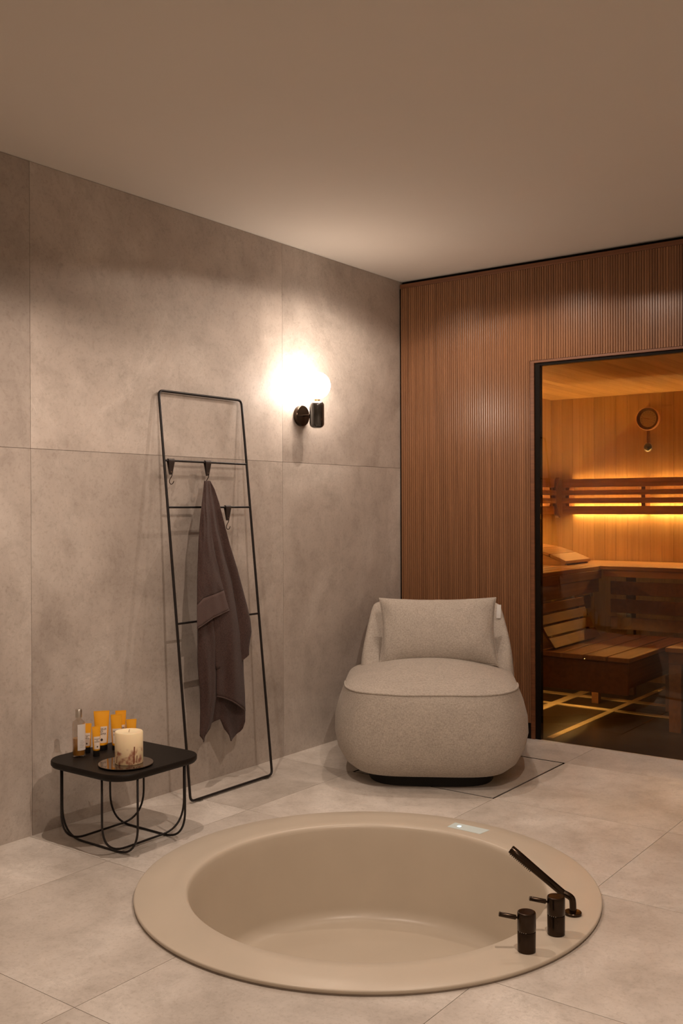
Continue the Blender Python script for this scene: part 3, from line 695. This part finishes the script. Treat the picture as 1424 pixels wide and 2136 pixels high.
pr.append((.016, .068)); lathe(bm, pr, 40, (GX, 0, 0), cap=True); obj('lamp_body', bm, M['blackglass'], t, smooth=50)
bm = bmesh.new(); lathe(bm, [(.016, .0685), (.017, .069), (.017, .080), (.016, .081)], 32, (GX, 0, 0), cap=True); obj('brass_collar', bm, M['brass'], t, smooth=40)
bm = bmesh.new(); R = .070
lathe(bm, [(R*sin(pi*(k+.05)/24.1), .081+R*.985-R*cos(pi*(k+.05)/24.1)) for k in range(25)], 48, (GX, 0, 0), cap=True); obj('glass_globe', bm, M['globe'], t, smooth=180)

# ------------------------------------------------------------------ SIDE TABLE
TZ = .290; TT = .315
t = empty('side_table', (.315, 2.58, 0), 'low black side table with a rounded square top on curved wire legs', 'side table')
bm = bmesh.new(); hwx, hwy, rr_ = .226, .220, .095
def rrect(hx, hy, r, n=10):
    out = []
    for cx, cy, a0 in ((hx-r, hy-r, 0), (-hx+r, hy-r, 90), (-hx+r, -hy+r, 180), (hx-r, -hy+r, 270)):
        for k in range(n+1): a = radians(a0+90*k/n); out.append((cx+r*cos(a), cy+r*sin(a)))
    return out
loft(bm, [[(x, y, z) for x, y in rrect(hwx-i, hwy-i, rr_-i)] for i, z in ((.006, TZ), (.0, TZ+.008), (0, TT-.004), (.003, TT))])
obj('table_top', bm, M['blackwood'], t, smooth=40)
WR = .0042
xa, xb, ya, yb = -.217, .213, -.205, .205
for yy in (-.125, .112):
    bm = bmesh.new(); tube(bm, rounded([(xa, yy, TZ), (xa, yy, WR), (xb, yy, WR), (xb, yy, TZ)], .115, 12), WR, 10); obj('leg_wire', bm, M['black'], t, smooth=180)
for xx in (-.120, .112):
    bm = bmesh.new(); tube(bm, rounded([(xx, ya, TZ), (xx, ya, WR*3), (xx, yb, WR*3), (xx, yb, TZ)], .115, 12), WR, 10); obj('leg_wire', bm, M['black'], t, smooth=180)

def text_mesh(s, size, ext=.0):
    c = bpy.data.curves.new('t', 'FONT'); c.body = s; c.size = size; c.align_x = 'CENTER'; c.align_y = 'CENTER'; c.extrude = .0002; c.space_line = .9; c.resolution_u = 2
    o = bpy.data.objects.new('t', c); COL.objects.link(o); dg_ = bpy.context.evaluated_depsgraph_get()
    me = bpy.data.meshes.new_from_object(o.evaluated_get(dg_)); bpy.data.objects.remove(o); return me
FACE = radians(29)     # labels look towards +x/-y
def on_top(px, row): 
    q = at(px, row, 2, TT); return q
def cosmetic(px, row, w_, h_, label, rz, capf=.15, lean_=0.0, lh=(.20, .62), txt='ACQUA\nDI\nPARMA'):
    """squeezed tube standing on its cap: w_ crimp width, h_ full height"""
    q = on_top(px, row); t = empty('cosmetic_tube', q, label, 'cosmetic tube', 'yellow cosmetic tubes on the side table', rz)
    t.rotation_euler = (0, lean_, rz)
    r = w_*.39; ch = h_*capf
    bm = bmesh.new(); lathe(bm, [(r*.93, 0), (r*.96, .001), (r*.93, ch)], 32, cap=True); obj('cap', bm, M['cap'], t, smooth=40)
    bm = bmesh.new(); rings = []; n = 36
    def sec(v):  # v 0..1 up the tube
        a = r*(1-v)+w_*.5*v; b = r*(1-v**1.3)+.0012*v**1.3; return a, b
    for j in range(21):
        v = j/20; a, b = sec(v); z = ch+.0015+(h_-ch)*v*.985; rings.append([(a*cos(2*pi*k/n), b*sin(2*pi*k/n), z) for k in range(n)])
    a, b = sec(1); 
    for z in (h_-.006, h_): rings.append([(a*cos(2*pi*k/n), .0011*sin(2*pi*k/n), z+.003) for k in range(n)])
    rings.insert(0, [(x*.9, y*.9, ch) for x, y, z in rings[0]]); loft(bm, rings); body = obj('tube_body', bm, M['yellow'], t, smooth=60)
    bm = bmesh.new(); g_ = []
    for j in range(13):
        v = lh[0]+(lh[1]-lh[0])*j/12; vv = (v*h_-ch)/(h_-ch); a, b = sec(max(vv, 0)); row_ = []
        for i in range(13):
            an = radians(-90+(-52+104*i/12)); row_.append((a*cos(an)*1.005+0, b*sin(an)*1.01-.0004, v*h_))
        g_.append(row_)
    addgrid(bm, [[Vector(p) for p in r_] for r_ in g_]); lb = obj('paper_label', bm, M['label'], t, smooth=180)
    vm = (lh[0]*.30+lh[1]*.70); a, b = sec((vm*h_-ch)/(h_-ch))
    me = text_mesh(txt, w_*.17)
    for v_ in me.vertices:
        x, y = v_.co.x, v_.co.y; z = vm*h_+y; vv = (z-ch)/(h_-ch); aa, bb = sec(max(0, min(1, vv))); s_ = max(-1, min(1, x/aa))
        v_.co = (x, -bb*sqrt(max(0, 1-s_*s_))*1.02-.0011+v_.co.z*.3, z)
    link('label_text', me, M['ink'], lb)
    bm = bmesh.new(); zz = h_*(lh[0]+.085); vv = (zz-ch)/(h_-ch); aa, bb = sec(max(0, vv)); s_ = w_*.085
    ring = [(s_*cos(radians(k*45))*(1 if k % 2 == 0 else .8), -bb*1.02-.0012, zz+1.2*s_*sin(radians(k*45))*(1 if k % 2 == 0 else .8)) for k in range(8)]
    loft(bm, [ring, [(x, y+.0006, z) for x, y, z in ring]]); obj('crest', bm, M['ink'], lb, smooth=None)
    return t
K = 3.83/2080
RZ = radians(37)
cosmetic(212, 1563, .061, .150, 'tallest yellow tube with black lettering on a cream label, behind the small front tube', RZ+.25, .13)
cosmetic(201, 1577, .034, .112, 'small yellow tube with black cap standing in front of the tallest tube', RZ+.55, .20, 0, (.26, .68))
cosmetic(182, 1570, .034, .112, 'small yellow tube mostly hidden behind the clear bottle', RZ+.1, .20, 0, (.26, .70))
cosmetic(243, 1563, .045, .136, 'medium yellow tube with its base behind the candle', RZ+.25, .12)
cosmetic(252, 1556, .043, .140, 'yellow tube rearmost of the group, overlapped by the medium one', RZ+.25, .12)
cosmetic(274, 1560, .041, .112, 'short yellow tube at the right, rising behind the candle', RZ+.25, .14)
# clear bottle
q = on_top(164.5, 1577); t = empty('glass_bottle', q, 'clear glass bottle half full of amber liquid with a silver cap and white label', 'bottle', None, RZ)
r = .0245
bm = bmesh.new(); lathe(bm, [(.002, .0005), (r-.002, .0005), (r, .003), (r, .128), (r-.003, .135), (.011, .143), (.0095, .147), (.0095, .153)], 40); bg = obj('bottle_body', bm, M['bottleglass'], t, smooth=50)
bm = bmesh.new(); lathe(bm, [(.001, .006), (r-.003, .006), (r-.0022, .008), (r-.0022, .070), (.001, .0702)], 40, cap=True); obj('liquid', bm, M['amber'], t, smooth=50)
bm = bmesh.new(); lathe(bm, [(.0115, .150), (.0125, .1505), (.0125, .180), (.0115, .1812)], 32, cap=True); obj('cap', bm, M['steel'], t, smooth=40)
bm = bmesh.new(); g_ = []
for j in range(5):
    row_ = []
    for i in range(15): an = radians(-78+(-8+102*i/14)-0); row_.append(Vector(((r+.0005)*cos(an), (r+.0005)*sin(an), .026+.100*j/4)))
    g_.append(row_)
addgrid(bm, g_); lb = obj('paper_label', bm, M['whitelabel'], t, smooth=180)
bm = bmesh.new()
for j in range(5):
    z = .040+.006*j; n_ = 9 if j % 2 else 7
    tube(bm, [((r+.0009)*cos(radians(-64+5*i)), (r+.0009)*sin(radians(-64+5*i)), z) for i in range(n_)], .0005, 4)
obj('label_text', bm, M['greyink'], lb, smooth=None)
# mirror plate + candle
q = on_top(262.5, 1595); t = empty('round_plate', q, 'round smoked mirror plate under the candle', 'plate')
bm = bmesh.new(); lathe(bm, [(.001, .0003), (.094, .0003), (.099, .003), (.1015, .007), (.1005, .0082), (.097, .0082), (.001, .0080)], 64, cap=True); obj('mirror_disc', bm, M['mirror'], t, smooth=40)
qc = at(269, 1590, 2, TT+.0085)
t = empty('pillar_candle', qc, 'cream pillar candle with dried red botanicals around its lower half', 'candle')
m, nt, b = newmat('candle wax'); L = nt.links
tc = nd(nt, 'ShaderNodeTexCoord'); sx = nd(nt, 'ShaderNodeSeparateXYZ'); L.new(tc.outputs['Object'], sx.inputs[0])
n1 = nd(nt, 'ShaderNodeTexNoise', i_Scale=38.0, i_Detail=3.0); L.new(tc.outputs['Object'], n1.inputs['Vector'])
r1 = ramp(nt, [(.50, (0, 0, 0)), (.64, (1, 1, 1))], n1.outputs[0])
zr = nd(nt, 'ShaderNodeMapRange'); L.new(sx.outputs[2], zr.inputs[0]); zr.inputs[1].default_value = .066; zr.inputs[2].default_value = .045; zr.inputs[3].default_value = 0; zr.inputs[4].default_value = .8
ml = nd(nt, 'ShaderNodeMath', operation='MULTIPLY'); L.new(r1.outputs[0], ml.inputs[0]); L.new(zr.outputs[0], ml.inputs[1])
L.new(mix(nt, (.92, .76, .50), (.35, .06, .03), ml.outputs[0]), b.inputs['Base Color'])
b.inputs['Roughness'].default_value = .4; b.inputs['Subsurface Weight'].default_value = .35; b.inputs['Subsurface Radius'].default_value = (.03, .02, .01); b.inputs['Subsurface Scale'].default_value = .6
bm = bmesh.new(); lathe(bm, [(.001, 0), (.050, 0), (.052, .002), (.052, .113), (.0495, .1165), (.044, .114), (.001, .112)], 56, cap=True); obj('wax', bm, m, t, smooth=45)
bm = bmesh.new(); tube(bm, [(0, 0, .111), (.001, 0, .118), (.003, .001, .123)], .0011, 6); obj('wick', bm, M['wick'], t, smooth=60)
cin = plain('cinnamon', (.20, .05, .02), .7)
for a, z0_, z1_, rr2 in ((-22, .005, .068, .0022), (-10, .008, .034, .0016), (-100, .006, .03, .0016)):
    bm = bmesh.new(); a = radians(a); tube(bm, [(.0516*cos(a), .0516*sin(a), z0_), (.0518*cos(a+.05), .0518*sin(a+.05), z1_)], rr2, 8)
    obj('cinnamon_stick', bm, cin, t, smooth=60)

# ------------------------------------------------------------------ LOUNGE CHAIR
CH = radians(32.1); CO = Vector((.675, 4.235, 0))
t = empty('lounge_chair', CO, 'plump beige linen lounge chair by the ribbed wood wall', 'lounge chair', None, CH)
def sgp(c, e): return math.copysign(abs(c)**e, c)
def sect(cx, cy, hx, yf, yb_, z, e=.55, n=96, zf=None):
    out = []
    for k in range(n):
        a = 2*pi*k/n; c, s = cos(a), sin(a); x = hx*sgp(c, e); y = (yb_ if s > 0 else -yf)*abs(s)**e
        out.append(Vector((cx+x, cy+y, z if zf is None else z+zf(x/hx, s))))
    return out
def wob(v, k=0., a=.006, s=5.):
    nn = noise.noise_vector(v*s+Vector((k, 0, 0))); return v+nn*a
# body below the seam: front reaches y=-.55
lv = [(.052, .335, .455, .40, .50), (.060, .372, .485, .42, .50), (.090, .412, .515, .44, .52), (.15, .446, .538, .46, .53), (.22, .462, .548, .47, .54), (.29, .460, .548, .47, .55), (.35, .445, .540, .47, .56), (.40, .426, .528, .46, .53), (.425, .416, .516, .455, .50), (.432, .412, .511, .45, .49)]
bm = bmesh.new(); rings = []
for z, hx, yf, yb_, e in lv: rings.append([wob(v, 0, .004 if z > .1 else .001) for v in sect(0, 0, hx, yf, yb_, z, e)])
# crown of the seat
top = []
for j in range(1, 15):
    s_ = 1-j/14.5; z = .432+.082*(1-s_**2.0)**.95
    top.append([wob(v, 0, .003) for v in sect(0, .03*(1-s_), .412*s_, .511*s_, .45*s_, z, .49+.12*(1-s_))])
loft(bm, rings+top); obj('seat', bm, M['linen'], t, smooth=180)
# piping along the front seam
bm = bmesh.new(); S = rings[-1]; pts = [S[k % 96]+Vector((0, -.001, .001)) for k in range(50, 95)]
tube(bm, pts, .0052, 8); obj('piping', bm, M['linen'], t, smooth=180)
# back
BX = .038
lv = [(.20, .405, .10, .46), (.36, .402, .06, .49), (.45, .396, .08, .505), (.52, .388, .145, .512), (.60, .376, .225, .515), (.665, .360, .300, .512), (.708, .350, .345, .508), (.734, .340, .373, .502), (.746, .322, .395, .492), (.750, .29, .420, .475)]
bm = bmesh.new(); rings = []
for z, hx, f_, b_ in lv:
    cy = (f_+b_)/2; hd_ = (b_-f_)/2; k_ = max(0, (z-.6)/.17)
    def zf(xn, s, k_=k_): return k_*(.014*abs(xn)**3-.022*math.exp(-(xn/.55)**2))
    sec_ = sect(BX, cy, hx, hd_, hd_, z, .50 if z < .7 else .6, 96, zf)
    # wings: the middle of the front face is hollowed for the sitter
    for v in sec_:
        if v.y < cy: v.y += .13*(1-min(1, abs((v.x-BX)/hx))**3)*min(1, max(0, (z-.40)/.12))*(1 if z < .69 else .5)
    rings.append([wob(v, 3, .009, 6.) for v in sec_])
loft(bm, rings); obj('backrest', bm, M['linen'], t, smooth=180, sub=1)
for sgn in (1, -1):
    bm = bmesh.new(); pts = []
    for z, hx, f_, b_ in lv[2:-1]: pts.append(wob(Vector((BX+sgn*(hx*.985), b_-.045, z+.006)), 3, .006, 6.))
    tube(bm, pts, .0045, 8); obj('piping', bm, M['linen'], t, smooth=180)
bm = bmesh.new(); loft(bm, [[v for v in sect(0, -.02, .30, .40, .36, z, .5, 48)] for z in (.0, .054)]); obj('plinth', bm, M['plinth'], t, smooth=40)
bm = bmesh.new(); box(bm, .318, .340, .355, .3565, .700, .772); xf(bm, Matrix.Rotation(.05, 4, 'Y')); obj('care_tag', bm, M['white'], t, smooth=None)
# pillow
pc = Vector((.042, .175, .634))
t = empty('pillow', CO+Matrix.Rotation(CH, 3, 'Z') @ pc, 'rectangular beige linen pillow leaning on the lounge chair back', 'pillow')
t.rotation_euler = (radians(-24), radians(-.5), CH)
bm = bmesh.new(); n = 36; PW, PH, PT = .302, .180, .088
for sgn in (-1, 1):
    g_ = []
    for j in range(n+1):
        row_ = []
        for i in range(n+1):
            u = -1+2*i/n; v = -1+2*j/n; u2_ = math.sin(u*pi/2); v2_ = math.sin(v*pi/2)
            th = PT*max(0, (1-abs(u2_)**3.2))**.55*max(0, (1-abs(v2_)**3.2))**.55
            x = PW*u2_*(1-.065*(1-v2_**2)); z = PH*v2_*(1-.075*(1-u2_**2))
            p = Vector((x, sgn*th, z)); k_ = min(1, th/.03); p = p+noise.noise_vector(p*9+Vector((0, sgn*4, 0)))*.006*k_
            edge = max(abs(u2_), abs(v2_)); p.y += .006*sin(u*17+v*5)*k_*max(0, edge-.7)*2
            row_.append(p)
        g_.append(row_)
    addgrid(bm, g_)
bmesh.ops.remove_doubles(bm, verts=bm.verts, dist=.0006)
obj('cover', bm, M['linen'], t, smooth=180)
pts = []
for k in range(0, 144):
    a = k/144*4; s_ = int(a); f_ = a-s_; c_ = -1+2*f_
    u, v = ((c_, 1), (1, -c_), (-c_, -1), (-1, c_))[s_]
    u2_, v2_ = sin(u*pi/2), sin(v*pi/2); pts.append((PW*u2_*(1-.065*(1-v2_**2)), 0, PH*v2_*(1-.075*(1-u2_**2))))
bm = bmesh.new(); tube(bm, rounded(pts, .004, 1, True), .0030, 8, closed=True); obj('seam', bm, M['linen'], t, smooth=180)
